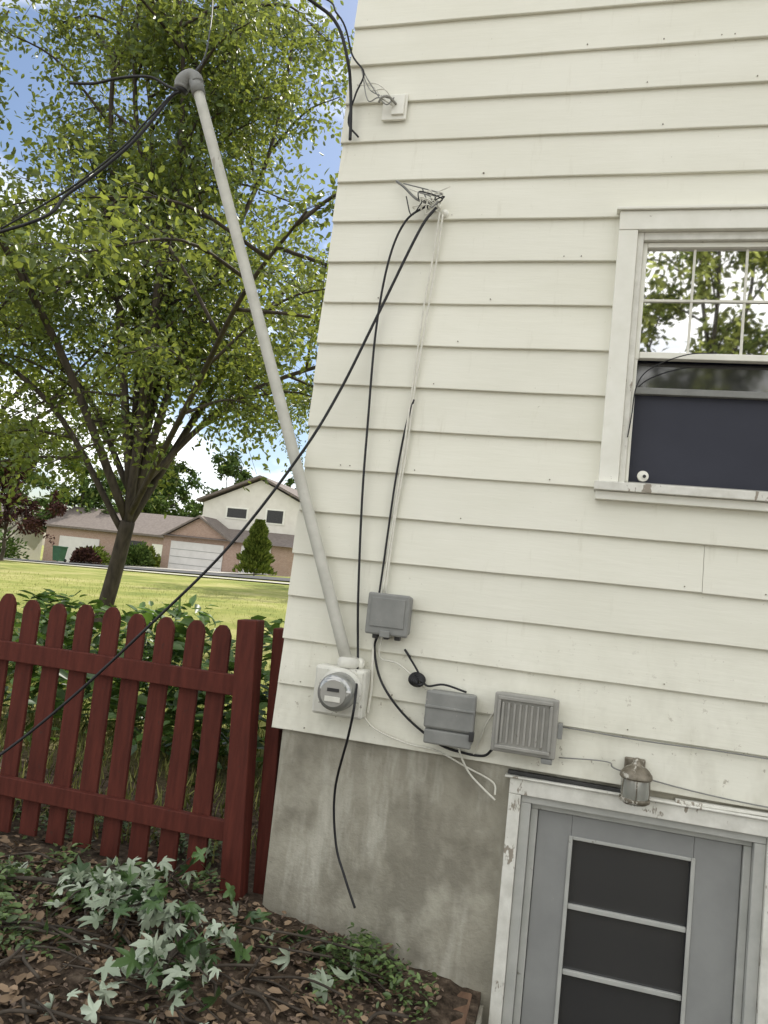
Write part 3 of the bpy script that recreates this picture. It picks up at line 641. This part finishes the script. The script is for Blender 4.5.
# fallen branch with pale leaves
fb=empty("fallen_branch")
Vb=[];Fb=[];LPp=[]
rr=random.Random(9)
main=catmull([(-1.3,-.50,.05),(-.8,-.35,.07),(-.4,-.32,.09),(-.1,-.50,.09),(.02,-.85,.07)],6); tubegeo(main,.010,6,Vb,Fb)
for k in range(28):
    a=Vector(main[rr.randrange(len(main)//3,len(main))]); d=Vector((rr.gauss(.15,.6),rr.gauss(-.1,.6),rr.uniform(-.02,.12))).normalized(); e=a+d*rr.uniform(.1,.38); e.z=max(e.z,.05); e.y=min(e.y,-.06)
    tubegeo([a,(a+e)/2+Vector((0,0,.03)),e],[.005,.004,.002],4,Vb,Fb)
    for j in range(6): t=rr.random(); LPp.append(a.lerp(e,t)+Vector((rr.gauss(0,.06),rr.gauss(0,.05)-.02,rr.uniform(0,.07))))
for k in range(26): LPp.append(Vector((rr.uniform(-.25,.6),rr.uniform(-.5,-.12),.02+rr.random()*.04-.06)))
for k in range(40): LPp.append(Vector((rr.uniform(-1.1,.3),rr.uniform(-1.3,-.2),.02+rr.random()*.03)))
meshobj("twigs",Vb,Fb,M_bark,fb,True)
for p in LPp: p.z=max(p.z,zg(p.x,p.y)+.025)
LPp=np.array(LPp); n=len(LPp)
for q,(cu,mt) in enumerate([(.25,M_pale),(.9,M_pale),(1.5,M_pale),(.6,M_dgreen),(1.8,M_dgreen)]):
    P=LPp[q::5]; n=len(P); d=rng.normal(size=(n,3)); d[:,1]-=.4; d[:,2]=rng.normal(-.1,.45,n); nn=rng.normal(size=(n,3))*.9; nn[:,2]+=.8
    MT,MF=maple(cu); scatter("leaves_%d"%q,P,d,nn,rng.uniform(.04,.085,n),MT,MF,mt,fb)
sk=empty("twig_litter"); Vb=[];Fb=[]
for k in range(200):
    a=Vector((rr.uniform(-2,.8),rr.uniform(-1.8,-.1),0)); a.z=zg(a.x,a.y)+.02; t=rr.random()*6.28; l=rr.uniform(.06,.55); e=a+Vector((math.cos(t)*l,math.sin(t)*l*.5,rr.uniform(0,.05)))
    if e.y>-.03: e.y=-.05
    if e.x>.85: e.x=.8
    tubegeo(catmull([a,(a+e)/2+Vector((rr.gauss(0,.02),rr.gauss(0,.02),.02)),e],4),rr.uniform(.002,.0065),5,Vb,Fb)
meshobj("sticks",Vb,Fb,M_bark,sk,True)
# ---------------------------------------------------------------- light, sky, camera
EL,AZ=math.radians(52),math.radians(16)
sd=Vector((math.sin(AZ)*math.cos(EL),math.cos(AZ)*math.cos(EL),math.sin(EL)))
L=bpy.data.lights.new("sun",'SUN'); L.energy=5; L.angle=math.radians(.5); L.color=(1,.95,.86)
lo=link(bpy.data.objects.new("sun",L)); lo.rotation_euler=sd.to_track_quat('Z','Y').to_euler()
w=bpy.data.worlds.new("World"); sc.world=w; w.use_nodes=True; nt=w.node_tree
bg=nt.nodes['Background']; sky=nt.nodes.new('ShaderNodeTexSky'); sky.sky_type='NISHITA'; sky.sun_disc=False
sky.sun_elevation=EL; sky.sun_rotation=AZ; sky.air_density=1.0; sky.dust_density=1.0
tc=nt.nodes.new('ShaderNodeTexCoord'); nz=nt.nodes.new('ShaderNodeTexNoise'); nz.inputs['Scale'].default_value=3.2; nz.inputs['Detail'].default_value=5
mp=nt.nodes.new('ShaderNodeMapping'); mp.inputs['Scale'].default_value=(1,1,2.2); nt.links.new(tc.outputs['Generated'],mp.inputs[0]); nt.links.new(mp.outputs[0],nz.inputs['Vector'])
# cloud cover: scattered over the lawn side, thicker unseen bank added opposite to brighten the wall
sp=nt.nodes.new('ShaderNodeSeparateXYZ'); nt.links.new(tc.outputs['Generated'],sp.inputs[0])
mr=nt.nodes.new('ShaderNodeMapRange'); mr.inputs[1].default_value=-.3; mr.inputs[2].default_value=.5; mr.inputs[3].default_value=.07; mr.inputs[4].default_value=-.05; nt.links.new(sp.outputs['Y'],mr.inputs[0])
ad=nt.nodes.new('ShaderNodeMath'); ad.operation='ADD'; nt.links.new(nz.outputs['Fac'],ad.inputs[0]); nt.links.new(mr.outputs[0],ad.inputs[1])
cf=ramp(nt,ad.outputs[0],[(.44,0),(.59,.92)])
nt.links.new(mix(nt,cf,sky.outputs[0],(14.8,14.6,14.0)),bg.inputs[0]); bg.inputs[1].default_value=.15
sc.view_settings.view_transform='Standard'; sc.view_settings.look='None'; sc.view_settings.exposure=0
yaw,pit,rol=[math.radians(a) for a in (14.46,4.99,6.12)]
f=Vector((-math.sin(yaw)*math.cos(pit),math.cos(yaw)*math.cos(pit),math.sin(pit))); r0=Vector((math.cos(yaw),math.sin(yaw),0)); u0=r0.cross(f)
r=r0*math.cos(rol)+u0*math.sin(rol); u=-r0*math.sin(rol)+u0*math.cos(rol)
cam=bpy.data.cameras.new("camera"); cam.sensor_fit='VERTICAL'; cam.sensor_height=24; cam.lens=753/1024*24; cam.clip_end=1500; cam.clip_start=.05
co=link(bpy.data.objects.new("camera",cam)); M=Matrix((r,u,-f)).transposed().to_4x4(); M.translation=CAM; co.matrix_world=M
sc.camera=co
